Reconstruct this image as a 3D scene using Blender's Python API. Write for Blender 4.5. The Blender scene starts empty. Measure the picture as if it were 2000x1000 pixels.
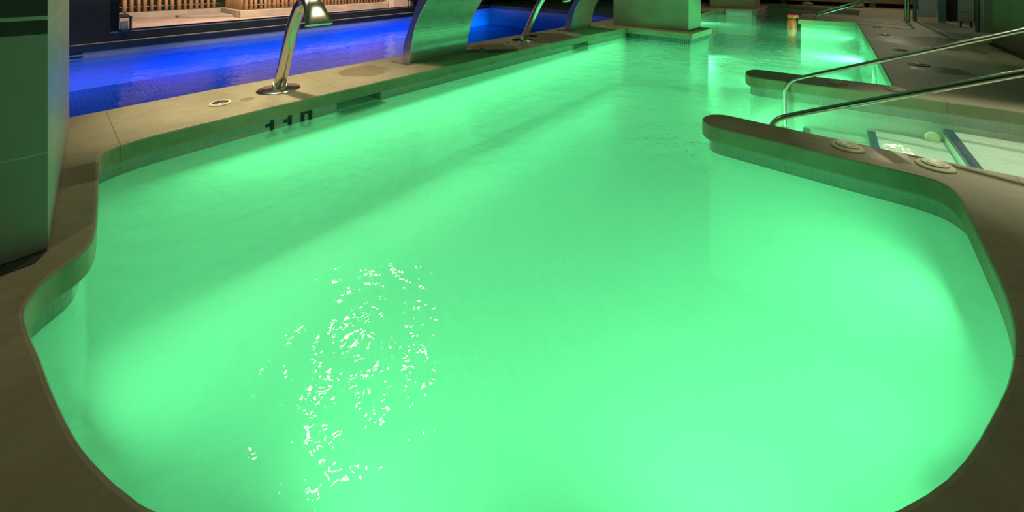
import bpy, math, random
from mathutils import Vector, Matrix
from mathutils.geometry import tessellate_polygon
random.seed(7)
PI = math.pi
scene = bpy.context.scene
COL = scene.collection
WATER = -0.195          # water level below the deck

# ------------------------------------------------------------------ materials
def new_mat(name):
    m = bpy.data.materials.new(name); m.use_nodes = True
    m.node_tree.nodes.clear()
    return m, m.node_tree
def nd(t, typ, **kw):
    n = t.nodes.new(typ)
    for k, v in kw.items():
        if k.startswith('_'): setattr(n, k[1:], v)
        else:
            key = int(k[1:]) if k[0] == 'i' and k[1:].isdigit() else k.replace('__', ' ')
            if hasattr(v, 'node'): t.links.new(v, n.inputs[key])
            else: n.inputs[key].default_value = v
    return n
def math_n(t, op, a, b=None, c=None):
    n = t.nodes.new('ShaderNodeMath'); n.operation = op
    for i, v in enumerate((a, b, c)):
        if v is None: continue
        if hasattr(v, 'node'): t.links.new(v, n.inputs[i])
        else: n.inputs[i].default_value = v
    return n.outputs[0]
def mixc(t, f, a, b):
    n = t.nodes.new('ShaderNodeMix'); n.data_type = 'RGBA'
    for k, v in ((0, f), (6, a), (7, b)):
        if hasattr(v, 'node'): t.links.new(v, n.inputs[k])
        else: n.inputs[k].default_value = v if k == 0 else (*v[:3], 1)
    return n.outputs[2]
def ramp(t, f, lo, hi):
    n = t.nodes.new('ShaderNodeMapRange')
    t.links.new(f, n.inputs[0]); n.inputs[1].default_value = lo; n.inputs[2].default_value = hi
    return n.outputs[0]
def coords(t):
    g = t.nodes.new('ShaderNodeNewGeometry'); s = t.nodes.new('ShaderNodeSeparateXYZ')
    t.links.new(g.outputs['Position'], s.inputs[0])
    return g.outputs['Position'], s.outputs[0], s.outputs[1], s.outputs[2]
def noise(t, vec, scale, detail=3, rough=.5):
    return nd(t, 'ShaderNodeTexNoise', Vector=vec, Scale=scale, Detail=detail, Roughness=rough).outputs[0]
def finish(t, col, rough=.5, metal=0., bump=None, bstr=.2, bdist=.01, spec=.5):
    p = nd(t, 'ShaderNodeBsdfPrincipled')
    for k, v in (('Base Color', col), ('Roughness', rough), ('Metallic', metal)):
        if hasattr(v, 'node'): t.links.new(v, p.inputs[k])
        else: p.inputs[k].default_value = (*v[:3], 1) if k == 'Base Color' else v
    p.inputs['Specular IOR Level'].default_value = spec
    if bump is not None:
        b = nd(t, 'ShaderNodeBump', Height=bump, Strength=bstr, Distance=bdist)
        t.links.new(b.outputs[0], p.inputs['Normal'])
    o = nd(t, 'ShaderNodeOutputMaterial'); t.links.new(p.outputs[0], o.inputs[0])
def plain(name, col, rough=.5, metal=0., var=.12, scale=12, spec=.5):
    m, t = new_mat(name); pos, x, y, z = coords(t)
    n = noise(t, pos, scale, 4)
    c = mixc(t, ramp(t, n, .3, .7), [v*(1-var) for v in col], [v*(1+var) for v in col])
    finish(t, c, rough, metal, n, .08, .01, spec)
    return m

def circ_mask(t, x, y, cx, cy, r0, r1):
    dx = math_n(t, 'SUBTRACT', x, cx); dy = math_n(t, 'SUBTRACT', y, cy)
    d = math_n(t, 'SQRT', math_n(t, 'ADD', math_n(t, 'MULTIPLY', dx, dx), math_n(t, 'MULTIPLY', dy, dy)))
    n = t.nodes.new('ShaderNodeMapRange'); t.links.new(d, n.inputs[0])
    n.inputs[1].default_value = r0; n.inputs[2].default_value = r1
    n.inputs[3].default_value = 1; n.inputs[4].default_value = 0
    return n.outputs[0]
def line_mask(t, v, period, offset, w):
    f = math_n(t, 'FRACT', math_n(t, 'DIVIDE', math_n(t, 'ADD', v, offset), period))
    return math_n(t, 'LESS_THAN', f, w/period)

def stone_mat(name, col, joints=True):
    m, t = new_mat(name); pos, x, y, z = coords(t)
    n1 = noise(t, pos, 1.4, 5, .6); n2 = noise(t, pos, 22, 4, .6); n3 = noise(t, pos, 5, 5, .65); n4 = noise(t, pos, 7, 6, .7)
    c = mixc(t, ramp(t, n1, .3, .7), [v*.72 for v in col], [v*1.15 for v in col])
    c = mixc(t, math_n(t, 'MULTIPLY', ramp(t, n3, .42, .7), .28), c, [v*.62 for v in col])
    c = mixc(t, math_n(t, 'MULTIPLY', ramp(t, n2, .4, .75), .3), c, [v*.6 for v in col])
    # wear and water stains with a shape of their own
    wet = None
    for cx, cy, r in ((-3.75, 2.12, .33), (-3.55, 3.9, .45), (-3.5, 5.1, .7), (-2.9, .1, .2), (1.15, 3.7, .25),
                      (1.3, 8.4, 1.0), (-3.62, 1.03, .07), (.9, 6.0, .3), (.22, 2.98, .17), (.8, 2.4, .2), (-1.9, -.5, .3)):
        k = circ_mask(t, x, y, cx, cy, r*.45, r)
        wet = k if wet is None else math_n(t, 'MAXIMUM', wet, k)
    wet = ramp(t, math_n(t, 'ADD', wet, math_n(t, 'MULTIPLY', math_n(t, 'SUBTRACT', n4, .5), 1.7)), .46, .53)
    c = mixc(t, math_n(t, 'MULTIPLY', wet, .42), c, [v*.25 for v in col])
    if joints:
        j = math_n(t, 'MAXIMUM', line_mask(t, y, 1.36, 1.09, .006),
                   math_n(t, 'MULTIPLY', line_mask(t, x, .8, .1, .005), math_n(t, 'GREATER_THAN', x, .6)))
        c = mixc(t, math_n(t, 'MULTIPLY', j, .55), c, [v*.3 for v in col])
    rr = math_n(t, 'SUBTRACT', .55, math_n(t, 'MULTIPLY', wet, .3))
    finish(t, c, rr, 0, n2, .12, .006, .35)
    return m

def tile_mat(name, col, grout, size, w=.0025, rough=.3, var=.06, strength=1.0, zlim=None, spec=.5):
    """square mosaic from world position; joints on all three axes"""
    m, t = new_mat(name); pos, x, y, z = coords(t)
    g = nd(t, 'ShaderNodeNewGeometry'); s = nd(t, 'ShaderNodeSeparateXYZ', Vector=g.outputs['Normal'])
    mask = None
    for v, comp in ((x, 0), (y, 1), (z, 2)):
        l = line_mask(t, v, size, 100*size+.0013, w)
        face = math_n(t, 'LESS_THAN', math_n(t, 'ABSOLUTE', s.outputs[comp]), .75)
        l = math_n(t, 'MULTIPLY', l, face)
        mask = l if mask is None else math_n(t, 'MAXIMUM', mask, l)
    sn = nd(t, 'ShaderNodeVectorMath', _operation='SNAP'); t.links.new(pos, sn.inputs[0])
    sn.inputs[1].default_value = (size, size, size)
    wn = nd(t, 'ShaderNodeTexWhiteNoise', _noise_dimensions='3D', Vector=sn.outputs[0])
    c = mixc(t, wn.outputs[0], [v*(1-var) for v in col], [v*(1+var) for v in col])
    c = mixc(t, math_n(t, 'MULTIPLY', mask, strength), c, grout)
    finish(t, c, rough, 0, spec=spec)
    return m

def water_mat(name, tint, milk, milk_col, choppy, base_amp, fine=26):
    m, t = new_mat(name); pos, x, y, z = coords(t)
    st = nd(t, 'ShaderNodeMapping', Vector=pos)
    n1 = noise(t, pos, 1.6, 3, .5); n2 = noise(t, pos, 7, 3, .55); n3 = noise(t, pos, fine, 2, .5)
    h = math_n(t, 'ADD', math_n(t, 'MULTIPLY', n1, .7), math_n(t, 'MULTIPLY', n2, .32))
    amp = None
    for cx, cy, r0, r1, a in choppy:
        k = math_n(t, 'MULTIPLY', circ_mask(t, x, y, cx, cy, r0, r1), a)
        amp = k if amp is None else math_n(t, 'MAXIMUM', amp, k)
    if amp is not None:
        h = math_n(t, 'ADD', h, math_n(t, 'MULTIPLY', math_n(t, 'ADD', n3, math_n(t, 'MULTIPLY', n2, 1.6)), amp))
    b = nd(t, 'ShaderNodeBump', Height=h, Strength=1.0, Distance=base_amp)
    fr = nd(t, 'ShaderNodeFresnel', IOR=1.33, Normal=b.outputs[0])
    gl = nd(t, 'ShaderNodeBsdfGlossy', Color=(.8, .85, .9, 1) if name.startswith('blue') else (1, 1, 1, 1), Roughness=.02, Normal=b.outputs[0])
    tr = nd(t, 'ShaderNodeBsdfTransparent', Color=(*tint, 1))
    tl = nd(t, 'ShaderNodeBsdfTranslucent', Color=(*milk_col, 1), Normal=b.outputs[0])
    if name.startswith('green'):     # turbidity follows the depth: clear over the shallow steps
        shallow = math_n(t, 'MULTIPLY', math_n(t, 'MULTIPLY', ramp(t, x, -.75, -.35), math_n(t, 'GREATER_THAN', y, 2.95)), math_n(t, 'LESS_THAN', y, 4.7))
        shallow = math_n(t, 'MAXIMUM', math_n(t, 'MULTIPLY', shallow, .9), math_n(t, 'MULTIPLY', ramp(t, y, 4.6, 7.0), .62))
        milk = math_n(t, 'MULTIPLY', math_n(t, 'SUBTRACT', 1.0, shallow), milk)
    mx = nd(t, 'ShaderNodeMixShader', Fac=milk, i1=tr.outputs[0], i2=tl.outputs[0])
    m2 = nd(t, 'ShaderNodeMixShader', Fac=fr.outputs[0], i1=mx.outputs[0], i2=gl.outputs[0])
    o = nd(t, 'ShaderNodeOutputMaterial'); t.links.new(m2.outputs[0], o.inputs[0])
    return m

def glass_mat(name):
    m, t = new_mat(name)
    fr = nd(t, 'ShaderNodeFresnel', IOR=1.45)
    gl = nd(t, 'ShaderNodeBsdfGlossy', Roughness=.0)
    tr = nd(t, 'ShaderNodeBsdfTransparent', Color=(.93, .95, .94, 1))
    mx = nd(t, 'ShaderNodeMixShader', Fac=math_n(t, 'MULTIPLY', fr.outputs[0], .5), i1=tr.outputs[0], i2=gl.outputs[0])
    o = nd(t, 'ShaderNodeOutputMaterial'); t.links.new(mx.outputs[0], o.inputs[0])
    return m
def steel_mat(name, col, rough, streak=0):
    m, t = new_mat(name); pos, x, y, z = coords(t)
    mp = nd(t, 'ShaderNodeMapping', Vector=pos, Scale=(30, 3, 30))
    n = noise(t, mp.outputs[0], 3, 4)
    c = mixc(t, ramp(t, n, .3, .7), [v*.88 for v in col], [v*1.08 for v in col])
    n2 = noise(t, pos, 6, 4)
    r = math_n(t, 'ADD', rough, math_n(t, 'MULTIPLY', math_n(t, 'SUBTRACT', n2, .5), streak))
    finish(t, c, r, 1.0)
    return m
def glow_mat(name, col, s):
    m, t = new_mat(name)
    e = nd(t, 'ShaderNodeEmission', Color=(*col, 1), Strength=s)
    o = nd(t, 'ShaderNodeOutputMaterial'); t.links.new(e.outputs[0], o.inputs[0])
    return m

M = {}
M['deck'] = stone_mat('deck_stone', (.40, .355, .235))
M['basin'] = tile_mat('white_mosaic', (.56, .56, .53), (.47, .48, .45), .031, .0022, .35, .03, .7, spec=.3)
M['baymosaic'] = tile_mat('bay_mosaic', (.80, .80, .74), (.62, .64, .6), .031, .0022, .35, .03, .7, spec=.3)
M['band'] = tile_mat('waterline_mosaic', (.50, .51, .46), (.36, .38, .34), .031, .0025, .3, .05, .7, spec=.3)
M['bluefloor'] = tile_mat('blue_mosaic', (.03, .16, .44), (.16, .36, .66), .05, .009, .3, .25, .8)
M['bluewall'] = tile_mat('pale_blue_mosaic', (.75, .78, .82), (.7, .73, .78), .05, .003, .35, .04)
M['darkbluefloor'] = tile_mat('navy_mosaic', (.02, .06, .12), (.05, .08, .12), .05, .004, .3, .2)
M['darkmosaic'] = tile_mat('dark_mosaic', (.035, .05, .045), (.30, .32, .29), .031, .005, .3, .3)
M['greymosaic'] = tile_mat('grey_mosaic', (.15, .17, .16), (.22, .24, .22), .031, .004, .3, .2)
M['navytile'] = tile_mat('navy_stripe_mosaic', (.012, .03, .12), (.06, .09, .17), .03, .003, .25, .25)
M['inktile'] = plain('ink_tile', (.012, .03, .03), .3, 0, .1)
M['stone_light'] = plain('pale_tile', (.36, .385, .35), .45, 0, .08, 3)
M['stone_dark'] = plain('dark_tile', (.05, .06, .05), .5, 0, .2, 5)
M['joint'] = plain('pale_joint', (.50, .54, .46), .5)
M['pillar'] = plain('pillar_stone', (.30, .27, .19), .5, 0, .14, 2.5)
M['brownstone'] = plain('brown_stone', (.30, .24, .16), .5, 0, .12, 2)
M['oliv'] = plain('olive_wall', (.15, .125, .07), .6, 0, .1, 2)
M['darkwall'] = plain('dark_panel', (.055, .052, .045), .45, 0, .15, 4)
M['wallback'] = plain('back_wall', (.05, .05, .045), .6, 0, .15, 3)
M['ceil'] = plain('ceiling_paint', (.14, .13, .11), .7, 0, .05, 1)
M['frame'] = plain('graphite_frame', (.06, .063, .066), .4, .0, .08, 6)
M['alu'] = plain('brushed_edge', (.55, .55, .55), .4, .3, .04, 20)
M['steel'] = steel_mat('polished_steel', (.62, .60, .52), .24, .08)
M['steel2'] = steel_mat('brushed_steel', (.68, .68, .64), .36, .2)
M['cream'] = plain('cream_plastic', (.75, .71, .50), .45, 0, .06)
M['capdark'] = plain('grey_cap', (.16, .15, .16), .35, .5, .1)
M['black'] = plain('black', (.008, .008, .009), .4, 0, .1)
M['grout'] = plain('gutter_dark', (.05, .07, .05), .4, 0, .2)
M['wood'] = plain('stake_wood', (.50, .28, .14), .7, 0, .25, 4)
M['terrace'] = plain('terrace_stone', (.58, .42, .33), .6, 0, .12, 3)
M['kerb'] = plain('kerb_stone', (.48, .40, .30), .7, 0, .15, 3)
M['lightstone'] = plain('light_stone_cladding', (.66, .55, .44), .6, 0, .08, 2)
M['hedge'] = plain('night_hedge', (.03, .04, .02), .9, 0, .5, 6)
M['wax'] = plain('candle_wax', (.75, .72, .66), .6)
M['redplastic'] = plain('red_plastic', (.80, .10, .05), .4, 0, .15)
M['greypanel'] = plain('grey_panel', (.42, .42, .40), .5, 0, .05, 2)
M['teal'] = plain('teal_metal', (.13, .24, .23), .4, .3, .1)
M['towel'] = plain('beige_towel', (.62, .45, .26), .9, 0, .15, 20)
M['paletile'] = tile_mat('pale_wall_tile', (.36, .36, .28), (.1, .1, .08), .3, .008, .4, .06)
M['seat'] = plain('warm_bench', (.40, .27, .16), .6, 0, .15, 2)
M['palepost'] = plain('pale_post', (.40, .38, .29), .6, 0, .08, 2)
M['glass'] = glass_mat('window_glass')
M['water'] = water_mat('green_pool_water', (.88, 1.0, .93), .75, (.49, .57, .51),
                       [(-1.15, .62, .3, .8, .07), (-1.5, 7.4, .5, 2.2, .45), (-.75, 2.8, .1, .55, .3), (-2, 1.3, .2, .9, .06)], .035)
M['bluewater'] = water_mat('blue_pool_water', (.28, .75, 1.0), .02, (.4, .7, 1),
                           [(-5.8, 1.9, .3, 1.2, .25)], .02)
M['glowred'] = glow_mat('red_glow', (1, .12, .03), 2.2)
M['glowgreen'] = glow_mat('green_lamp', (.45, 1, .6), 2.2)

# ------------------------------------------------------------------ mesh helpers
class MB:
    def __init__(self): self.v = []; self.f = []; self.mi = []; self.sm = []
    def add(self, vs, fs, mi=0, smooth=False):
        o = len(self.v); self.v += [tuple(p) for p in vs]
        for f in fs:
            self.f.append([i+o for i in f]); self.mi.append(mi); self.sm.append(smooth)
    def box(self, x0, x1, y0, y1, z0, z1, mi=0, bev=0):
        vs = [(x, y, z) for z in (z0, z1) for x, y in ((x0, y0), (x1, y0), (x1, y1), (x0, y1))]
        self.add(vs, [(3, 2, 1, 0), (4, 5, 6, 7), (0, 1, 5, 4), (1, 2, 6, 5), (2, 3, 7, 6), (3, 0, 4, 7)], mi)
    def prism(self, poly, z0, z1, mi=0):
        n = len(poly)
        vs = [(x, y, z0) for x, y in poly]+[(x, y, z1) for x, y in poly]
        self.add(vs, [tuple(range(n-1, -1, -1)), tuple(range(n, 2*n))]+[(i, (i+1) % n, n+(i+1) % n, n+i) for i in range(n)], mi)
    def lathe(self, prof, cx=0, cy=0, cz=0, seg=40, mi=0, smooth=True):
        vs = []; fs = []
        for r, z in prof:
            for k in range(seg):
                a = 2*PI*k/seg; vs.append((cx+r*math.cos(a), cy+r*math.sin(a), cz+z))
        for i in range(len(prof)-1):
            for k in range(seg):
                a, b = i*seg+k, i*seg+(k+1) % seg
                fs.append((a, b, b+seg, a+seg))
        self.add(vs, fs, mi, smooth)
        L = (len(prof)-1)*seg
        if prof[-1][0] > 1e-4: self.add(vs[L:], [tuple(range(seg))], mi)
        if prof[0][0] > 1e-4: self.add(vs[:seg], [tuple(range(seg-1, -1, -1))], mi)
    def loft(self, rings, mi=0, cap=True, smooth=True):
        n = len(rings[0]); vs = [p for r in rings for p in r]; fs = []
        for i in range(len(rings)-1):
            for k in range(n):
                a, b = i*n+k, i*n+(k+1) % n
                fs.append((a, b, b+n, a+n))
        self.add(vs, fs, mi, smooth)
        if cap:
            self.add(rings[0], [tuple(range(n-1, -1, -1))], mi); self.add(rings[-1], [tuple(range(n))], mi)
    def tube(self, path, r, seg=16, mi=0):
        P = [Vector(p) for p in path]; rings = []
        up = None
        for i, p in enumerate(P):
            d = (P[min(i+1, len(P)-1)]-P[max(i-1, 0)]).normalized()
            if up is None:
                up = Vector((0, 0, 1)) if abs(d.z) < .9 else Vector((0, 1, 0))
            s = d.cross(up).normalized(); up = s.cross(d).normalized()
            rr = r(i/(len(P)-1)) if callable(r) else r
            rings.append([p+s*rr*math.cos(2*PI*k/seg)+up*rr*math.sin(2*PI*k/seg) for k in range(seg)])
        self.loft(rings, mi)
    def build(self, name, mats, parent=None, bevel=0, fix=True):
        me = bpy.data.meshes.new(name); me.from_pydata([tuple(v) for v in self.v], [], self.f)
        mats = mats if isinstance(mats, (list, tuple)) else [mats]
        for m in mats: me.materials.append(m)
        for p, i, s in zip(me.polygons, self.mi, self.sm): p.material_index = i; p.use_smooth = s
        me.update()
        if fix:
            import bmesh
            bm = bmesh.new(); bm.from_mesh(me)
            bmesh.ops.remove_doubles(bm, verts=bm.verts, dist=1e-5)
            bmesh.ops.recalc_face_normals(bm, faces=bm.faces); bm.to_mesh(me); bm.free()
        o = bpy.data.objects.new(name, me); COL.objects.link(o)
        if parent is not None:
            o.parent = parent; o.matrix_parent_inverse = Matrix.Translation(parent.location).inverted()
        if bevel:
            b = o.modifiers.new('bevel', 'BEVEL'); b.width = bevel; b.segments = 3; b.limit_method = 'ANGLE'
        return o
def tag(o, label=None, cat=None, group=None, kind=None):
    for k, v in (('label', label), ('category', cat), ('group', group), ('kind', kind)):
        if v: o[k] = v
    return o
def empty(name, loc, label, cat, group=None, kind=None):
    o = bpy.data.objects.new(name, None); o.location = loc; o.empty_display_size = .1; COL.objects.link(o)
    return tag(o, label, cat, group, kind)

def smooth_pts(pts, n=6):
    """Catmull-Rom through pts (open)"""
    P = [Vector(p) for p in pts]; out = []
    for i in range(len(P)-1):
        p0 = P[max(i-1, 0)]; p1 = P[i]; p2 = P[i+1]; p3 = P[min(i+2, len(P)-1)]
        for k in range(n):
            t = k/n
            out.append(.5*((2*p1)+(p2-p0)*t+(2*p0-5*p1+4*p2-p3)*t*t+(3*p1-p0-3*p2+p3)*t**3))
    out.append(P[-1]); return out
def area2(p): return sum(p[i][0]*p[(i+1) % len(p)][1]-p[(i+1) % len(p)][0]*p[i][1] for i in range(len(p)))
def offset(poly, d):
    """positive d grows a counter-clockwise polygon"""
    n = len(poly); out = []
    for i in range(n):
        a, b, c = Vector(poly[i-1]), Vector(poly[i]), Vector(poly[(i+1) % n])
        e1 = (b-a).normalized(); e2 = (c-b).normalized()
        n1 = Vector((e1.y, -e1.x)); n2 = Vector((e2.y, -e2.x))
        m = n1+n2
        if m.length < 1e-4: m = n1
        m.normalize(); k = d/max(.45, m.dot(n1))
        out.append((b.x+m.x*k, b.y+m.y*k))
    return out
def tess(mb, loops, z, mi=0, flip=False):
    L = [[Vector((x, y, 0)) for x, y in l] for l in loops]
    flat = [(p.x, p.y, z) for l in L for p in l]
    tris = tessellate_polygon(L)
    fs = []
    for a, b, c in tris:
        A, B, C_ = (Vector(flat[i]) for i in (a, b, c))
        up = (B-A).cross(C_-A).z > 0
        fs.append((a, b, c) if up != flip else (c, b, a))
    mb.add(flat, fs, mi)

# ------------------------------------------------------------------ pool outlines (edge of the coping)
V2 = lambda l: [(p[0], p[1]) for p in l]
sm = lambda l, n=5: [(p.x, p.y) for p in smooth_pts([Vector((a, b, 0)) for a, b in l], n)]
left_side = [(-2.62, 8.12), (-1.741, 7.987), (-1.829, 7.009), (-3.00, 7.05), (-3.06, 6.4), (-3.12, 5.83), (-3.15, 5.36), (-3.23, 3.405),
             (-3.272, 2.03), (-3.277, 1.61), (-3.28, 1.059), (-3.27, .6)]
corner = sm([(-3.262, .42), (-3.235, .30), (-3.176, .205), (-3.06, .178)], 3)
niche = [(-2.763, .16), (-2.46, .138)]+sm([(-2.26, .124), (-2.150, .108), (-2.075, .072), (-2.02, .018), (-1.95, -.022), (-1.86, -.042), (-1.748, -.034),
          (-1.6, -.012), (-1.451, .008), (-1.263, .04), (-1.143, .071), (-1.054, .1), (-.95, .144), (-.62, .32), (-.25, .62), (.0, .9), (.177, 1.15),
          (.302, 1.431), (.362, 1.605), (.40, 1.77), (.42, 1.95), (.43, 2.2), (.438, 2.45), (.440, 2.62), (.425, 2.72), (.385, 2.775), (.31, 2.79)], 4)
pen_a = [(.1, 2.79), (-.247, 2.798), (-.50, 2.806)]+sm([(-.58, 2.81), (-.645, 2.835), (-.69, 2.90), (-.697, 2.965), (-.672, 3.045), (-.61, 3.095), (-.53, 3.105)], 4)+[
        (-.164, 3.09), (.281, 3.08), (.734, 3.09), (1.75, 3.09), (1.75, 4.57), (1.083, 4.566), (.415, 4.53), (-.088, 4.47), (-.48, 4.432)]
pen_b = sm([(-.56, 4.432), (-.625, 4.455), (-.672, 4.53), (-.687, 4.63), (-.672, 4.735), (-.62, 4.80), (-.53, 4.817)], 4)+[(-.095, 4.843), (.415, 4.878)]
right_side = [(.42, 4.92), (.425, 6.4), (.414, 8.38), (.40, 10.9), (-.582, 10.80), (-.60, 12.58), (.5, 12.75), (.62, 14.76), (-1.195, 15.9), (-1.66, 15.85),
              (-1.62, 12.9), (-2.57, 12.76)]
OUT = left_side+corner+niche+pen_a+pen_b+right_side
if area2(OUT) < 0: OUT.reverse()
FX = lambda y: -8.22-.06*(y-.2)      # far edge of the blue pool
BLUE = [(-4.13, .1), (-4.17, .9), (-4.14, 2.0), (-4.12, 3.4), (-4.03, 5.2), (-3.86, 8.3), (-3.80, 9.4), (FX(9.4), 9.4), (FX(-1.2), -1.2), (-4.13, -1.2)]
if area2(BLUE) < 0: BLUE.reverse()

# deck with its coping edges
mb = MB()
outer = [(FX(-3)-.12, -3), (3.4, -3), (3.4, 17), (FX(17)-.12, 17)]
o1, o2 = offset(OUT, .012), offset(BLUE, .012)
tess(mb, [outer, list(reversed(o1)), list(reversed(o2))], 0)
for P, Pb in ((OUT, o1), (BLUE, o2)):
    n = len(P); un = offset(P, .07)
    rings = [[(x, y, 0) for x, y in Pb], [(x*.3+a*.7, y*.3+b*.7, -.0035) for (x, y), (a, b) in zip(Pb, P)], [(x, y, -.012) for x, y in P], [(x, y, -.095) for x, y in P],
             [(x*.7+a*.3, y*.7+b*.3, -.104) for (x, y), (a, b) in zip(P, Pb)], [(x, y, -.104) for x, y in un]]
    k0 = len(mb.mi); mb.loft(rings, 0, cap=False, smooth=False)
    for k in range(k0, len(mb.mi)):
        if all(mb.v[i][0] < FX(mb.v[i][1])+.02 for i in mb.f[k]): mb.mi[k] = 1  # far blue coping takes the dark frame colour, its shadow painted in
tag(mb.build('floor', [M['deck'], M['frame']], fix=False), kind='structure')

# walls of the green basin, with two skimmer openings in the left wall
WALL = offset(OUT, .045)
BOT = -1.02
mb = MB(); n = len(WALL)
holes = [(1.61, 2.03), (5.36, 5.83)]
for i in range(n):
    (x0, y0), (x1, y1) = WALL[i], WALL[(i+1) % n]
    hole = any(x0 < -3 and abs(min(y0, y1)-a) < .06 and abs(max(y0, y1)-b) < .06 for a, b in holes)
    tileb = -.245
    if hole:
        zb = -.262
        mb.add([(x0, y0, BOT), (x1, y1, BOT), (x1, y1, zb), (x0, y0, zb)], [(0, 1, 2, 3)], 0)
        xb0, xb1 = x0-.24, x1-.24
        mb.add([(xb0, y0, zb), (xb1, y1, zb), (xb1, y1, -.1), (xb0, y0, -.1)], [(0, 1, 2, 3)], 1)
        mb.add([(x0, y0, zb), (x1, y1, zb), (xb1, y1, zb), (xb0, y0, zb)], [(0, 1, 2, 3)], 1)
        for xx, xbb, yy in ((x0, xb0, y0), (x1, xb1, y1)):
            mb.add([(xx, yy, zb), (xbb, yy, zb), (xbb, yy, -.1), (xx, yy, -.1)], [(0, 1, 2, 3)], 1)
        continue
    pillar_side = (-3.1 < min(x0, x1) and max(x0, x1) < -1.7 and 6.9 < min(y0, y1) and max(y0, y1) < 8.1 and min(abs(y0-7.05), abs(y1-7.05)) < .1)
    mb.add([(x0, y0, BOT), (x1, y1, BOT), (x1, y1, tileb), (x0, y0, tileb)], [(0, 1, 2, 3)], 4 if pillar_side else 0)  # grey paints the dim light on the pillar base below the waterline
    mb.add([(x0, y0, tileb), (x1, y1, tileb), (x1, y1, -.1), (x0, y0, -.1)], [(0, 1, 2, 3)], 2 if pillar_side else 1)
mb.add([(-4.0, -.6, BOT), (2.2, -.6, BOT), (2.2, 12.2, BOT), (-4.0, 12.2, BOT)], [(0, 1, 2, 3)], 0)
mb.add([(-4.0, 12.2, -.75), (2.2, 12.2, -.75), (2.2, 16.6, -.75), (-4.0, 16.6, -.75)], [(0, 1, 2, 3)], 3)
mb.add([(-4.0, 12.2, -.75), (2.2, 12.2, -.75), (2.2, 12.2, BOT), (-4.0, 12.2, BOT)], [(0, 1, 2, 3)], 3)
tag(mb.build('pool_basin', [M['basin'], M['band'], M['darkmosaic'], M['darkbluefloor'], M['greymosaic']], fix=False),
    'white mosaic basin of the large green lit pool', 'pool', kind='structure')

# green water surface
mb = MB(); tess(mb, [offset(OUT, .05)], WATER)
for a, b in holes:
    mb.add([(-3.55, a, WATER), (-3.2, a, WATER), (-3.2, b, WATER), (-3.55, b, WATER)], [(0, 1, 2, 3)])
tag(mb.build('pool_water', M['water'], fix=False), 'bright green lit water filling the large curved pool', 'water', kind='stuff')

# broad steps between the two peninsulas
st = empty('pool_steps', (.6, 3.85, -.6), 'submerged white mosaic steps between the two stone peninsulas, with navy stripes', 'steps', kind='structure')
tops = [(.69, 1.85, -.235), (.235, .69, -.335), (-.2, .235, -.407), (-.64, -.2, -.62)]
for x0, x1, z in tops:
    s = MB(); s.box(x0, x1, 3.02, 4.62, BOT, z); s.build('step', M['baymosaic'], st)
for x0, z, ya, yb in ((.69, -.235, 3.05, 4.585), (.235, -.335, 3.05, 4.5), (-.2, -.407, 3.05, 4.45)):
    s = MB(); s.box(x0+.0, x0+.05, ya, yb, z, z+.003); s.box(x0-.003, x0, ya, yb, z-.03, z+.003)
    tag(s.build('nosing_stripe', M['navytile'], st), 'navy blue mosaic stripe on the step edge')
s = MB(); s.lathe([(.045, 0), (.045, .012), (.034, .02), (.022, .012), (.0001, .012)], 0, 0, 0, 24)
s.v = [(x+.62, 4.6-.07-z*1.0, y-.30) for x, y, z in s.v]
tag(s.build('wall_inlet', M['cream']), 'round white inlet fitting underwater in the stepped bay', 'inlet')

# depth numerals in tile on the left wall
GL = {'1': ['010', '110', '010', '010', '111'], '0': ['111', '101', '101', '101', '111']}
tw, th = .0305, .0275
num = empty('depth_number', (-3.31, 1.06, -.25), 'dark tile number 110 on the left pool wall at the waterline', 'sign')
for d, ch in enumerate('110'):
    mb = MB()
    for r, row in enumerate(GL[ch]):
        for c, v in enumerate(row):
            if v == '1':
                y0 = 1.06+d*.126+c*tw; z1 = -.112-r*th
                xw = lambda y: -3.28+.0082*(y-1.06)*.9-.0445
                mb.box(xw(y0)-.002, xw(y0)+.003, y0+.001, y0+tw-.001, z1-th+.001, z1-.001)
    mb.build('digit', M['inktile'], num)

# ------------------------------------------------------------------ blue pool
BW = offset(BLUE, .03); BB = -.64
mb = MB(); n = len(BW)
for i in range(n):
    (x0, y0), (x1, y1) = BW[i], BW[(i+1) % n]
    mb.add([(x0, y0, BB), (x1, y1, BB), (x1, y1, -.1), (x0, y0, -.1)], [(0, 1, 2, 3)], 0)
mb.add([(-9.2, -1.3, BB), (-3.7, -1.3, BB), (-3.7, 9.6, BB), (-9.2, 9.6, BB)], [(0, 1, 2, 3)], 1)
tag(mb.build('blue_pool_basin', [M['bluewall'], M['bluefloor']], fix=False), 'blue mosaic basin of the long pool under the window', 'pool', kind='structure')
mb = MB(); tess(mb, [offset(BLUE, .034)], -.2)
tag(mb.build('blue_pool_water', M['bluewater'], fix=False), 'deep blue lit water of the long pool by the window', 'water', kind='stuff')
num = empty('depth_number', (FX(.3), .2, -.19), 'two dark tile dashes on the far wall of the blue pool beside the dark wall', 'sign')
for z in (-.118, -.172):
    mb = MB(); mb.box(FX(.3)-.034, FX(.3)-.02, .12, .32, z-.013, z+.013); mb.build('dash', M['inktile'], num)

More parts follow.
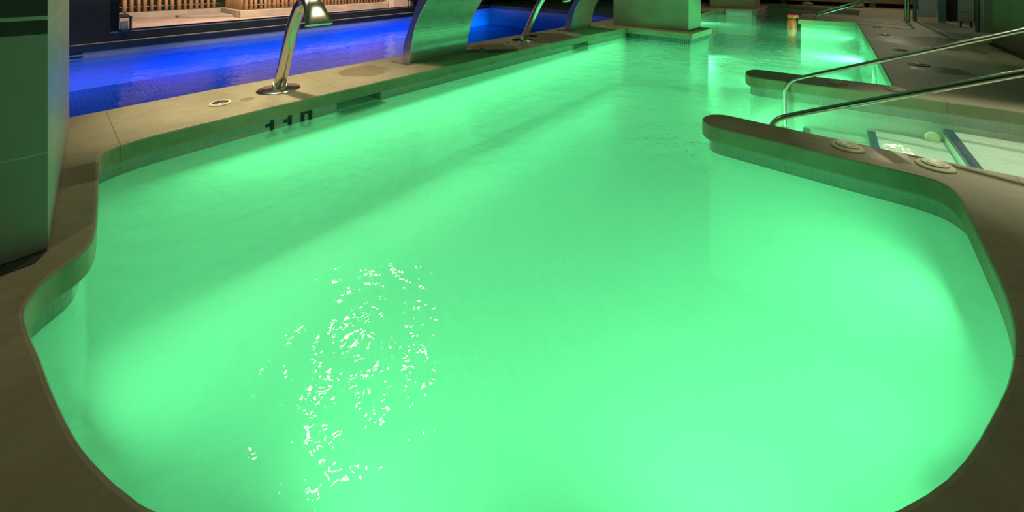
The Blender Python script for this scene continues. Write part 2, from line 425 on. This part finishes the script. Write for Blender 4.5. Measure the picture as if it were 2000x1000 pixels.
# ------------------------------------------------------------------ column at the left
mb = MB()
A, B_ = (-2.195, -.0), (-3.85, .09)
C1, D1 = (-2.195, -1.6), (-3.85, -1.6)
zs = [(.004, .352, 0), (.352, .358, 1), (.358, .786, 0), (.786, .838, 2), (.838, .852, 1), (.852, 1.9, 2), (1.9, 2.9, 2)]
for z0, z1, k in zs:
    mb.add([(*C1, z0), (*A, z0), (*A, z1), (*C1, z1)], [(0, 1, 2, 3)], k)
for z0, z1, k in [(.004, .822, 0), (.822, .828, 1), (.828, 2.9, 0)]:
    mb.add([(*A, z0), (*B_, z0), (*B_, z1), (*A, z1)], [(0, 1, 2, 3)], k)
mb.add([(*D1, 0.004), (*B_, 0.004), (*B_, 2.9), (*D1, 2.9)], [(0, 1, 2, 3)], 0)
mb.add([(*D1, 0.004), (*C1, 0.004), (*C1, 2.9), (*D1, 2.9)], [(0, 1, 2, 3)], 0)
tag(mb.build('wall_left', [M['stone_light'], M['joint'], M['stone_dark']], bevel=0), 'broad tiled column at the left edge of the green pool', 'column', kind='structure')
mb = MB(); mb.prism([(-2.19, -1.5), (-2.11, -1.5), (-2.125, -.03), (-2.19, -.0)], -.002, .003)
tag(mb.build('trim_1', M['grout']), kind='structure')

# ------------------------------------------------------------------ swan-neck water cannons
def cannon(cx, cy, s, label):
    root = empty('water_cannon', (cx, cy, 0), label, 'water spout', 'steel swan neck water spouts on the dividing wall')
    b = MB(); b.lathe([(.168*s, 0), (.168*s, .006), (.160*s, .012), (.10*s, .022), (.06*s, .027), (.0001, .027)], cx, cy, 0, 56)
    b.build('base_disc', M['steel'], root)
    pts = smooth_pts([(cx, cy, .0), (cx+.09, cy, .17), (cx+.19*s, cy, .359*s), (cx+.30*s, cy, .56*s), (cx+.405*s, cy, .70*s), (cx+.48*s, cy, .768*s),
                      (cx+.585*s, cy, .80*s), (cx+.68*s, cy, .775*s), (cx+.745*s, cy, .70*s), (cx+.785*s, cy, .628*s)], 6)
    rings = []; N = len(pts)
    for i, p in enumerate(pts):
        t = i/(N-1); d = (pts[min(i+1, N-1)]-pts[max(i-1, 0)]).normalized()
        side = Vector((0, 1, 0)); nn = d.cross(side).normalized()
        k = max(0, (t-.62)/.38)
        wy = .048*s*(1-k)+.10*s*k if k > 0 else .048*s
        wn = .048*s*(1-k)+.016*s*k if k > 0 else .048*s
        q = 1-.55*k
        ring = []
        for a in range(28):
            an = 2*PI*a/28; ca, sa = math.cos(an), math.sin(an)
            ring.append(p+side*wy*math.copysign(abs(ca)**q, ca)+nn*wn*math.copysign(abs(sa)**q, sa))
        rings.append(ring)
    n1 = int(N*.62)
    c = MB(); c.loft(rings[:n1+1]); c.build('neck', M['steel'], root)
    c = MB(); c.loft(rings[n1:], cap=False)
    lip = rings[-1]; cen = sum((Vector(p) for p in lip), Vector())/len(lip)
    inner = [cen+(Vector(p)-cen)*.82 for p in lip]; deep = [Vector(p)+Vector((-.02, 0, .05)) for p in inner]
    c.loft([lip, inner, deep], cap=False); c.add(deep, [tuple(range(len(deep)))])
    tag(c.build('spout_mouth', M['steel'], root), 'flared flat mouth of the spout')
    c = MB(); c.tube([(cx-.002, cy, .0), (cx+.028, cy, .055)], .054*s, 24); c.build('collar', M['steel2'], root)
cannon(-3.722, 1.29, 1.0, 'curved steel swan neck water spout nearest the left column, whole neck in view')
cannon(-3.635, 4.64, 1.0, 'slanting steel water spout between the two curved waterfall sheets')

# ------------------------------------------------------------------ curved waterfall sheets
def waterfall(y0, y1, x0, label):
    root = empty('waterfall_fountain', (x0, (y0+y1)/2, 0), label, 'fountain', 'curved steel waterfall fountains on the dividing wall')
    f = [(0.0, 0.012), (.02, .12), (.035, .21), (.085, .386), (.175, .545), (.33, .735), (.50, .88), (.70, .985), (.90, 1.03)]
    g = [(-.135, .012), (-.128, .12), (-.112, .21), (-.035, .376), (.062, .548), (.17, .74), (.36, .95), (.62, 1.08), (.90, 1.075)]
    F = [(p.x, p.y) for p in smooth_pts([Vector((a, b, 0)) for a, b in f], 5)]
    G = [(p.x, p.y) for p in smooth_pts([Vector((a, b, 0)) for a, b in g], 5)]
    loop = F+list(reversed(G)); nl = len(loop)
    b = MB(); N = len(F)
    for y in (y0, y1):
        vs = [(x0+a, y, h) for a, h in loop]
        fs = [(i, i+1, nl-2-i, nl-1-i) for i in range(N-1)]
        b.add(vs, fs)
    for i in range(nl):
        (a0, h0), (a1, h1) = loop[i], loop[(i+1) % nl]
        b.add([(x0+a0, y0, h0), (x0+a1, y0, h1), (x0+a1, y1, h1), (x0+a0, y1, h0)], [(0, 1, 2, 3)])
    b.build('curved_body', M['steel2'], root, bevel=.004)
    p = MB(); p.box(x0-.26, x0+.055, y0-.075, y1+.055, 0, .012); p.build('base_plate', M['steel2'], root, bevel=.003)
waterfall(2.60, 3.48, -3.655, 'wide curved steel waterfall sheet in the middle, larger and nearer of the two')
waterfall(5.93, 6.66, -3.56, 'smaller curved steel waterfall sheet beside the green lit pillar')

# ------------------------------------------------------------------ round caps on the deck
def deck_cap(x, y, r, label, dark=False, parts=True):
    root = empty('deck_cap', (x, y, 0), label, 'cap', 'round fittings set into the deck')
    b = MB(); b.lathe([(r, 0), (r, .006), (r*.93, .013), (r*.78, .013), (r*.76, .008 if dark else .017), (.0001, .008 if dark else .017)], x, y, 0, 40)
    b.build('flange', M['cream'], root)
    if dark:
        b = MB(); b.lathe([(r*.76, .006), (r*.74, .014), (r*.3, .019), (.0001, .019)], x, y, 0, 36)
        tag(b.build('cover', M['capdark'], root), 'dark grey cover')
        b = MB(); b.lathe([(r*.2, .017), (r*.19, .0215), (.0001, .0215)], x, y, 0, 20)
        tag(b.build('button', M['black'], root), 'black centre button')
    else:
        for q in (.70, .45):
            b = MB(); b.lathe([(r*q, .016), (r*q, .023), (r*(q-.08), .026), (r*(q-.16), .016)], x, y, 0, 40); b.build('rib', M['cream'], root)
deck_cap(-3.652, .855, .072, 'dark round cap in a cream ring beside the nearest water spout', True)
deck_cap(-3.60, 3.72, .06, 'round cap on the dividing wall just right of the larger waterfall sheet', True)
deck_cap(-3.61, 4.25, .055, 'round cap in a cream ring on the near side of the far water spout base', True)
deck_cap(-3.45, 6.94, .06, 'flat round cap between the smaller waterfall sheet and the green lit pillar', True)
deck_cap(.07, 2.955, .075, 'cream ribbed cap on the nearer stone peninsula, closer to its rounded end')
deck_cap(.415, 2.955, .075, 'cream ribbed cap at the deck end of the nearer stone peninsula')
deck_cap(.045, 4.68, .07, 'cream ribbed cap on the farther stone peninsula, closer to its rounded end')
deck_cap(.424, 4.72, .07, 'cream ribbed cap at the deck end of the farther stone peninsula')
deck_cap(.746, 6.186, .085, 'cream ring with dark centre on the right deck, under the middle handrail', True)
deck_cap(.70, 7.25, .07, 'round cap on the right deck, second along the pool from the middle handrail', True)
deck_cap(.67, 8.9, .07, 'round cap on the right deck, third along the pool from the middle handrail', True)
deck_cap(.65, 10.1, .07, 'round cap on the right deck, farthest from the middle handrail', True)
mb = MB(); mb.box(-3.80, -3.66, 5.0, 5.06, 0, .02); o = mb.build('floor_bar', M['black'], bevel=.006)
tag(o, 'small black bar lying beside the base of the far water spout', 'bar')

# ------------------------------------------------------------------ handrails
def arc_path(pts): return [tuple(p) for p in smooth_pts(pts, 7)]
def rail(y, pts, r, label, flanges):
    root = empty('handrail', (pts[0][0], y, pts[0][2]), label, 'handrail', 'steel pool handrails')
    b = MB(); b.tube(arc_path(pts), r, 18); b.build('rail_tube', M['steel'], root)
    for (x, z) in flanges:
        b = MB(); b.lathe([(r*2.1, 0), (r*2.1, .008), (r*1.1, .018), (r*1.02, .018)], x, y, z, 28); b.build('flange', M['steel2'], root)
    return root
def mk(y, x0, zb, a, k, x1, top):
    # upright in the water, bend, long slope, bend down to the deck
    sl = [(x0, y, zb), (x0, y, zb*.5+a*.5), (x0, y, a-.10), (x0+.012, y, a-.04), (x0+.05, y, a+.022), (x0+.13, y, a+.07)]
    n = 6
    for i in range(1, n+1):
        x = x0+.13+(x1-x0-.13)*i/n; sl.append((x, y, a+.07+k*(x-x0-.13)))
    zt = sl[-1][2]
    sl += [(x1+.12, y, zt+.035), (x1+.22, y, zt+.0), (x1+.26, y, zt-.1), (x1+.265, y, .5), (x1+.265, y, .0)]
    return sl
rail(4.38, mk(4.38, -.336, -.62, .0, .437, 1.15, .7), .0175, 'steel handrail rising from the steps beside the farther peninsula', [(-.336, -.42), (1.415, 0)])
rail(3.22, mk(3.22, -.335, -.62, -.02, .46, 1.05, .6), .019, 'steel handrail rising from the steps beside the nearer peninsula', [(-.335, -.42), (1.315, 0)])
def rail_far(y, z0, x0, label):
    pts = [(x0, y, 0), (x0, y, z0-.02), (x0+.02, y, z0+.02), (x0+.07, y, z0+.055)]
    for i in range(1, 6):
        x = x0+.07+.25*i; pts.append((x, y, z0+.055+.415*(x-x0-.07)))
    xx = pts[-1][0]; zz = pts[-1][2]
    pts += [(xx+.1, y, zz+.02), (xx+.16, y, zz-.05), (xx+.17, y, zz-.2), (xx+.17, y, 0)]
    rail(y, pts, .02, label, [(x0, 0), (xx+.17, 0)])
rail_far(11.25, .04, -.28, 'steel handrail at the far end of the green pool, nearer of the far pair')
rail_far(11.85, .07, -.26, 'steel handrail at the far end of the green pool, farther of the far pair')

# ------------------------------------------------------------------ pillars
mb = MB()
mb.prism([(-3.36, 7.222), (-1.952, 7.255), (-1.897, 7.857), (-3.33, 7.84)], .0, 2.9)
p1 = tag(mb.build('wall_middle', M['pillar'], bevel=.008), 'broad green lit stone pillar standing on the pool corner', 'pillar', kind='structure')
mb = MB(); mb.prism([(-2.93, 13.17), (-1.72, 13.35), (-1.70, 14.0), (-2.9, 14.0)], 0, 2.9)
tag(mb.build('wall_back_pillar', M['brownstone'], bevel=.01), kind='structure')
# opening in the end wall under the far pillar
ov = empty('overflow_chute', (-2.06, 12.8, -.1), 'steel lipped overflow chute in the pool end wall under the far brown pillar', 'chute')
b = MB(); b.box(-2.39, -1.74, 12.66, 12.80, -.022, -.006); tag(b.build('lip', M['alu'], ov), 'bright metal lip')
b = MB(); b.box(-2.36, -1.77, 12.70, 12.82, -.19, -.03); b.build('throat', M['bluewall'], ov)
for xx in (-2.39, -1.77):
    b = MB(); b.box(xx, xx+.03, 12.66, 12.80, -.19, -.022); b.build('cheek', M['cream'], ov)

# ------------------------------------------------------------------ window wall
WX = lambda y, n=0.: FX(y)-.14-n
def wall_strip(mb, ya, yb, z0, z1, n0, n1, mi=0):
    mb.prism([(WX(ya, n1), ya), (WX(ya, n0), ya), (WX(yb, n0), yb), (WX(yb, n1), yb)], z0, z1, mi)
mb = MB(); wall_strip(mb, -3, .60, 0.0, 2.9, -.05, .2)
tag(mb.build('wall_window_side', M['darkwall']), kind='structure')
mb = MB(); wall_strip(mb, 6.42, 17, 0.0, 2.9, 0, .2); wall_strip(mb, .60, 6.42, 2.3, 2.9, 0, .2)
tag(mb.build('wall_window_far', M['darkwall']), kind='structure')
win = empty('window_1', (WX(3.5), 3.5, 0), 'long low window looking out on the lit terrace', 'window', kind='structure')
mb = MB(); wall_strip(mb, .60, 6.42, 0, .125, 0, .12); mb.build('window_sill', M['frame'], win)
mb = MB(); wall_strip(mb, .60, 6.42, .125, .14, -.006, .12); tag(mb.build('sill_edge', M['alu'], win), 'pale metal strip')
mb = MB(); wall_strip(mb, .60, 6.42, .14, .162, .03, .09); mb.build('gasket', M['black'], win)
for ya, yb in ((.60, .70), (6.34, 6.44)):
    mb = MB(); wall_strip(mb, ya, yb, .14, 2.3, 0, .12); mb.build('window_frame', M['black'], win)
mb = MB(); wall_strip(mb, .70, 6.34, .16, 2.3, .055, .063); mb.build('window_glass', M['glass'], win)
mb = MB(); wall_strip(mb, -3, 17, -.0, .006, -.14, -.085); tag(mb.build('trim_2', M['wax']), kind='structure')

# lantern on the sill
def lantern(y, s, label, candle=True):
    cx = WX(y)-.0+.055; cy = y
    root = empty('lantern', (cx, cy, .14), label, 'lantern', 'black candle lanterns on the window sill')
    z0 = .14; w = .068*s; H = .21*s
    b = MB(); b.box(cx-w, cx+w, cy-w, cy+w, z0, z0+.014); b.build('base', M['black'], root)
    for sx in (-1, 1):
        for sy in (-1, 1):
            b = MB(); b.box(cx+sx*w-.007, cx+sx*w+.007, cy+sy*w-.007, cy+sy*w+.007, z0+.012, z0+H); b.build('post', M['black'], root)
    b = MB(); b.box(cx-w-.012, cx+w+.012, cy-w-.012, cy+w+.012, z0+H, z0+H+.014)
    q = w*.5
    b.loft([[(cx-w, cy-w, z0+H+.014), (cx+w, cy-w, z0+H+.014), (cx+w, cy+w, z0+H+.014), (cx-w, cy+w, z0+H+.014)],
            [(cx-q, cy-q, z0+H+.06), (cx+q, cy-q, z0+H+.06), (cx+q, cy+q, z0+H+.06), (cx-q, cy+q, z0+H+.06)]], smooth=False)
    b.build('roof', M['black'], root)
    b = MB(); b.lathe([(.045*s, .014), (.045*s, .15*s), (.0001, .15*s)], cx, cy, z0, 24); tag(b.build('candle', M['wax'], root), 'thick white candle')
    b = MB(); b.tube([(cx+.02*math.cos(a)*1.4, cy+.028*math.sin(a), z0+H+.06+.03*max(0, math.cos(a-PI/2))) for a in [PI*k/10 for k in range(11)]], .004, 8)
    b.build('handle', M['black'], root)
lantern(.75, 1.0, 'black lantern with a white candle at the left end of the window sill')
lantern(6.22, .85, 'black lantern at the right end of the window sill behind the larger waterfall sheet')

# ------------------------------------------------------------------ terrace outside
mb = MB(); mb.box(-20, -8.36, -4, 12, -.1, -.002)
mb.v = [(min(x, FX(y)-.30) if x > -10 else x, y, z) for x, y, z in mb.v]
tag(mb.build('terrace_floor', M['terrace']), kind='structure')
def kerb(p, q, h, w, nm):
    d = (Vector(q)-Vector(p)).normalized(); nn = Vector((-d.y, d.x))*w/2
    a, b = Vector(p), Vector(q)
    m_ = MB(); m_.prism([tuple(a-nn), tuple(b-nn), tuple(b+nn), tuple(a+nn)], -.002, h)
    tag(m_.build(nm, M['kerb'], bevel=.01), kind='structure')
kerb((-12.5, -1.2), (-12.3, 3.0), .145, .30, 'trim_3'); kerb((-12.2, 2.98), (-10.75, 2.98), .16, .26, 'trim_4'); kerb((-10.72, 2.86), (-10.72, 6.75), .165, .26, 'trim_5')
mb = MB(); mb.prism([(-12.1, 1.95), (-11.72, 1.95), (-11.05, 2.84), (-12.05, 2.84)], -.002, .05); tag(mb.build('stone_ledge', M['kerb'], bevel=.01), 'low flat stone ledge on the terrace in front of the stake fence', 'ledge')
def fence(p, q, step, r, h0, label, group='wooden stake fences on the terrace'):
    a, b = Vector(p), Vector(q); L = (b-a).length; d = (b-a)/L
    root = empty('stake_fence', (a.x, a.y, h0), label, 'fence', group)
    k = int(L/step)
    for i in range(k):
        c = a+d*(step*(i+.5)+random.uniform(-.012, .012)); rr = r*random.uniform(.8, 1.15)
        m_ = MB(); hh = 1.7+random.uniform(-.05, .05)
        m_.lathe([(rr*.95, 0), (rr, .3), (rr*.93, hh-.06), (rr*.3, hh)], c.x, c.y, h0-.003, 10)
        m_.build('stake', M['wood'], root)
    nn = Vector((-d.y, d.x))
    for z in (.12, .55, 1.2):
        m_ = MB(); e = a-nn*(-r*.9); f = b-nn*(-r*.9)
        m_.tube([(e.x, e.y, h0+z), ((e.x+f.x)/2, (e.y+f.y)/2, h0+z), (f.x, f.y, h0+z)], .008, 8)
        tag(m_.build('wire', M['alu'], root), 'pale wire tying the stakes')
fence((-12.45, -.6), (-12.32, 2.86), .118, .038, .145, 'wooden stake fence at the back of the terrace, left section')
fence((-12.2, 2.98), (-10.84, 2.98), .075, .038, .16, 'short return of the wooden stake fence, stakes close together')
fence((-10.72, 2.98), (-10.72, 6.7), .097, .035, .165, 'wooden stake fence on the terrace, right section nearer the window')
mb = MB(); mb.box(-10.9, -10.35, 6.78, 9.0, -.002, 2.4); tag(mb.build('terrace_wall', M['lightstone']), kind='structure')
mb = MB(); mb.box(-14.4, -13.4, -4, 14, -.003, 2.2); tag(mb.build('hedge', M['hedge']), 'dark hedge behind the wooden stake fence', 'hedge', kind='stuff')
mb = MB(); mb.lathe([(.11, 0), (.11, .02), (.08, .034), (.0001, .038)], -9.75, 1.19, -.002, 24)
tag(mb.build('floor_light', M['glowred']), 'glowing red orange light on the terrace floor', 'light')  # emissive disc added in place of a red reflection in the window

# ------------------------------------------------------------------ far end of the hall
mb = MB(); mb.box(-9.5, 3.6, 16.9, 17.1, 0, 2.9); tag(mb.build('wall_back', M['wallback']), kind='structure')
mb = MB(); mb.box(3.3, 3.5, -3, 17, 0, 2.9); tag(mb.build('wall_right', M['wallback']), kind='structure')
mb = MB(); mb.box(-9.5, 3.6, -3.2, -3.0, 0, 2.9); tag(mb.build('wall_front', M['wallback']), kind='structure')
mb = MB(); mb.box(-9.6, 3.6, -3.2, 17.1, 2.9, 3.0); tag(mb.build('ceiling', M['ceil']), kind='structure')
mb = MB(); mb.prism([(-1.75, 15.98), (-1.2, 16.05), (.75, 14.9), (.7, 14.78), (-1.195, 15.92), (-1.7, 15.86)], -.0, .012)
tag(mb.build('trim_6', M['kerb']), kind='structure')
bench = empty('bench', (.4, 16.4, 0), 'long warm wooden bench along the dark back wall of the hall', 'bench')
b = MB(); b.box(-1.5, 3.2, 16.2, 16.88, .13, .46); b.build('seat', M['seat'], bench, bevel=.01)
for xx in (-1.35, .9, 2.9):
    b = MB(); b.box(xx, xx+.14, 16.3, 16.6, 0, .14); b.build('leg', M['palepost'], bench)
for k, (x, lab) in enumerate(((-.62, 'pale rounded stone under the bench, nearer the far pillar'), (.62, 'pale rounded stone under the bench, behind the far handrails'))):
    b = MB(); b.lathe([(.0001, 0), (.11, .005), (.16, .05), (.13, .1), (.06, .12), (.0001, .122)], x, 16.0, 0, 24)
    tag(b.build('rounded_stone', M['palepost']), lab, 'stone', 'pale stones under the bench')

sc = empty('shower_screen', (1.6, 12.03, 0), 'pale grey screen panel between teal posts at the right back', 'screen')
b = MB(); b.box(1.44, 1.72, 12.02, 12.05, .093, 2.1); b.build('panel', M['greypanel'], sc)
for x0, x1 in ((1.36, 1.42), (1.735, 1.84)):
    b = MB(); b.box(x0, x1, 12.0, 12.07, 0, 2.2); b.build('post', M['teal'], sc)
tp = empty('tiled_screen', (1.97, 11.2, 0), 'pale tiled screen panel standing on short feet, right of the grey screen', 'screen')
b = MB(); b.box(1.88, 2.07, 11.18, 11.26, .118, 2.2); b.build('panel', M['paletile'], tp)
for x in (1.9, 2.03):
    b = MB(); b.box(x, x+.02, 11.2, 11.24, 0, .119); b.build('foot', M['black'], tp)
b = MB(); b.tube([(1.965, 10.4, 0), (1.965, 10.4, 1.2), (1.965, 10.4, 2.3)], .028, 14)
tag(b.build('pipe', M['teal']), 'upright teal pipe beside the pale post at the right back', 'pipe')
mb = MB(); mb.box(2.01, 2.19, 10.3, 10.6, 0, 2.9); tag(mb.build('wall_right_post', M['palepost']), kind='structure')
mb = MB(); mb.box(1.76, 3.3, 6.6, 8.6, 0, 2.9); tag(mb.build('wall_right_pillar', M['oliv']), kind='structure')
mb = MB(); mb.box(1.735, 1.76, 6.6, 8.62, 0, .035); tag(mb.build('baseboard_right', M['black']), kind='structure')
mb = MB(); mb.box(1.9, 3.3, 12.6, 12.7, 0, 2.9); tag(mb.build('wall_right_back', M['wallback']), kind='structure')
def towel(x, y, s, label):
    m_ = MB(); nu, nv = 14, 10; vs = []
    for i in range(nu):
        for j in range(nv):
            u, v = i/(nu-1)*2-1, j/(nv-1)*2-1
            e = max(0, 1-(abs(u)**3))*max(0, 1-(abs(v)**3))
            h = e*(.055+.02*math.sin(u*5+v*2)+.015*math.sin(v*7))
            vs.append((x+u*.2*s+.02*math.sin(v*4), y+v*.12*s+.02*math.sin(u*3), .001+h*s))
    fs = [(i*nv+j, (i+1)*nv+j, (i+1)*nv+j+1, i*nv+j+1) for i in range(nu-1) for j in range(nv-1)]
    m_.add(vs, fs, 0, True); o = m_.build('towel', M['towel']); tag(o, label, 'towel', 'towels on the floor at the right back')
towel(1.56, 11.85, .75, 'crumpled beige towel on the floor below the pale grey screen')
towel(1.95, 11.75, .4, 'small beige cloth on the floor between the grey and the tiled screens')
# float by the far bay
fl = empty('float', (-.68, 10.5, -.2), 'small red float in the water at the left corner of the far bay', 'float')
b = MB(); b.lathe([(.0001, -.16), (.06, -.13), (.09, 0), (.085, .16), (.07, .27), (.0001, .275)], -.68, 10.5, -.2, 22); b.build('body', M['redplastic'], fl)
b = MB(); b.lathe([(.10, 0), (.115, .03), (.10, .06), (.0001, .065)], -.66, 10.5, .06, 26); b.build('cap', M['redplastic'], fl)
# underwater lamp seen on the right wall
lamp = empty('pool_lamp', (.45, 7.25, -.45), 'round underwater lamp glowing on the right wall of the far bay', 'lamp')
b = MB(); b.lathe([(.15, 0), (.15, .02), (.12, .03), (.0001, .032)], 0, 0, 0, 30); b.v = [(.468-z, 7.25+x, -.42+y) for x, y, z in b.v]; b.build('lens', M['glowgreen'], lamp)
b = MB(); b.lathe([(.17, 0), (.17, .03), (.145, .036), (.145, .0)], 0, 0, 0, 30); b.v = [(.468-z, 7.25+x, -.42+y) for x, y, z in b.v]; b.build('ring', M['steel2'], lamp)

# ------------------------------------------------------------------ lights
def light(kind, name, loc, energy, col, aim=None, size=.25, spot=None, spread=None, blend=.6):
    l = bpy.data.lights.new(name, kind); l.energy = energy; l.color = col
    if kind == 'AREA':
        l.shape = 'DISK'; l.size = size
        if spread: l.spread = spread
    else: l.shadow_soft_size = size
    if kind == 'SPOT': l.spot_size = spot or 1.6; l.spot_blend = blend
    o = bpy.data.objects.new(name, l); o.location = loc; COL.objects.link(o)
    if aim: o.rotation_euler = (Vector(aim)-Vector(loc)).to_track_quat('-Z', 'Y').to_euler()
    return o
G = (.145, 1.0, .385)
def strip(name, p, q, aim, e, col, spread=None, w=.1):
    p, q = Vector(p), Vector(q); m = (p+q)/2
    o = light('AREA', name, m, e, col)
    o.data.shape = 'RECTANGLE'; o.data.size = (q-p).length; o.data.size_y = w
    if spread: o.data.spread = spread
    zz = (m-Vector(aim)).normalized(); xx = (q-p).normalized(); yy = zz.cross(xx).normalized(); xx = yy.cross(zz)
    o.rotation_euler = Matrix((xx, yy, zz)).transposed().to_euler()
    return o
for nm, loc, e, aim in (  # besides near and far, unseen lamps added to even out the green water
        ('near', (-.14, .90, -.60), 7, (-1.7, 3.4, -.45)),
        ('near', (.22, 1.45, -.60), 4.5, (-2.2, 3.0, -.4)),
        ('near', (-.75, .40, -.60), 6, (-2.2, 4.0, -.4)),
        ('bend', (-1.5, .10, -.60), 4.5, (-2.2, 3.5, -.4)),
        ('right', (.34, 2.1, -.60), 8, (-3, 2.0, -.5)),
        ('middle', (.34, 5.15, -.62), 48, (-3.2, 3.2, -.4)),
        ('far', (.34, 7.25, -.45), 100, (-3, 7.4, -.3)),
        ('end', (.30, 9.6, -.6), 55, (-1.5, 9.9, -.5)),
        ('channel', (-2.5, 10.6, -.6), 46, (-.6, 8.6, -.5)),
        ('bay', (-.55, 3.78, -.45), 12, (1.0, 3.78, -.6))):  # bay lamp added in place of light spilling in from the pool
    light('AREA', 'green_'+nm, loc, e, G, aim, {'far': .3, 'bay': .3}.get(nm, .7))
strip('green_left', (-3.15, .55, -.58), (-2.96, 6.5, -.58), (0, 3.5, -.7), 76, G, None, .4)  # unseen strip added to brighten the water along the left wall
strip('violet_strip', (-7.3, -1, -.45), (-7.3, 1.0, -.45), (-8.2, 0, -.52), 2.3, (.26, .05, 1), .75, .08)
for ya, yb, e, c in ((1.0, 4.0, 7.5, (.0, .015, 1)), (4.0, 6.6, 10, (.0, .05, 1)), (6.6, 9.2, 13, (.0, .22, 1))):
    strip('blue_strip', (-7.3, ya, -.45), (-7.3, yb, -.45), (-8.2, (ya+yb)/2, -.52), e, c, .75, .08)
strip('blue_floor', (-4.32, -1, -.30), (-4.2, 4, -.30), (-5.6, 1.5, -.64), 18, (.0, .34, 1), .6, .1)
strip('blue_floor', (-4.25, 4, -.30), (-4.0, 9.2, -.30), (-5.5, 6.6, -.64), 24, (.0, .17, 1), .6, .1)
warm = (1.0, .86, .58)
light('SPOT', 'ceiling_spot', (-3.88, 2.1, 2.85), 130, warm, (-3.85, 1.9, 0), .20, 2.2)
light('SPOT', 'ceiling_spot', (-4.0, 1.0, 2.85), 430, warm, (-3.85, 1.3, 0), .10, 1.0, blend=.9)  # second spot, added to brighten the dividing wall by the first spout
light('SPOT', 'ceiling_spot', (-3.7, 6.5, 2.85), 80, warm, (-3.6, 6.5, 0), .10, 1.6)
light('SPOT', 'ceiling_spot', (-1.46, 2.4, 2.85), 60, warm, (-3.1, 1.29, .66), .12, .30)
for y in (1.0, 3.2, 5.4, 7.6):
    light('SPOT', 'ceiling_spot', (-8.1, y, 2.85), 60, (1, .95, .88), (-8.36, y, 0), .06, .95)  # unseen fill spots added to lift the sill and coping line
light('SPOT', 'ceiling_spot', (-5.2, 3.2, 2.85), 130, (1, .93, .8), (-8.5, 3.3, .1), .05, 1.05)  # unseen fill added for the front of the sill
light('SPOT', 'ceiling_spot', (-5.4, -.3, 2.85), 60, (1, .93, .8), (-8.3, .2, .5), .05, .5)  # unseen fill added to bring neutral light onto the dark wall
light('SPOT', 'ceiling_spot', (1.32, 15.05, 2.8), 110, warm, (1.0, 13, 0), .05, 2.4)
light('SPOT', 'ceiling_spot', (.9, 4.45, 2.85), 300, (.92, .95, .72), (.95, 3.7, 0), .12, .85, blend=.7)  # narrow fill added to brighten the stepped bay
light('SPOT', 'ceiling_spot', (1.7, 2.85, 2.85), 46, warm, (1.5, 2.7, 0), .12, 1.7)
light('SPOT', 'ceiling_spot', (-1.2, -1.2, 2.85), 34, warm, (-1.2, -.9, 0), .12, 1.6)
light('SPOT', 'ceiling_spot', (1.0, 9.0, 2.85), 16, (.9, 1, .85), (1.2, 9.4, 0), .12, 2.6)
light('SPOT', 'ceiling_spot', (-2.2, 11.2, 2.85), 60, warm, (-2.2, 13.5, .3), .10, 1.6)  # fill added to lift the far brown pillar
light('SPOT', 'ceiling_spot', (1.3, 10.6, 2.85), 30, (.9, 1, .9), (1.7, 11.8, .3), .10, 1.6)  # fill added to lift the screens at the right back
light('SPOT', 'ceiling_spot', (-.4, 9.2, 2.85), 190, warm, (-.68, 10.5, -.02), .08, .3)  # narrow fill added so the float reads red
light('SPOT', 'ceiling_spot', (.9, 6.3, 2.85), 40, warm, (1.76, 7.6, .5), .08, .8)  # warm fill added for the olive pillar
light('AREA', 'terrace_flood', (-9.3, 2.5, 2.6), 180, (1, .78, .66), (-12, 3.0, .2), .8)
light('AREA', 'terrace_flood', (-9.4, 5.6, 2.6), 100, (1, .80, .72), (-11, 6.0, .2), .6)

w = bpy.data.worlds.new('world'); scene.world = w; w.use_nodes = True
w.node_tree.nodes['Background'].inputs[0].default_value = (.010, .012, .016, 1)
w.node_tree.nodes['Background'].inputs[1].default_value = 1

# ------------------------------------------------------------------ camera
cam = bpy.data.cameras.new('camera'); co = bpy.data.objects.new('camera', cam); COL.objects.link(co)
co.location = (0, 0, 1.0); co.rotation_euler = (PI/2, 0, math.radians(39.69))
cam.sensor_width = 36; cam.lens = 36*752.6/2000; cam.shift_y = -548.7/2000
cam.clip_start = .02
scene.camera = co
vs = scene.view_settings
vs.view_transform = 'Standard'; vs.look = 'None'; vs.exposure = 0; vs.gamma = 1; vs.use_curve_mapping = False
scene.cycles.max_bounces = 7
scene.cycles.diffuse_bounces = 4
scene.cycles.glossy_bounces = 3
scene.cycles.adaptive_threshold = .02
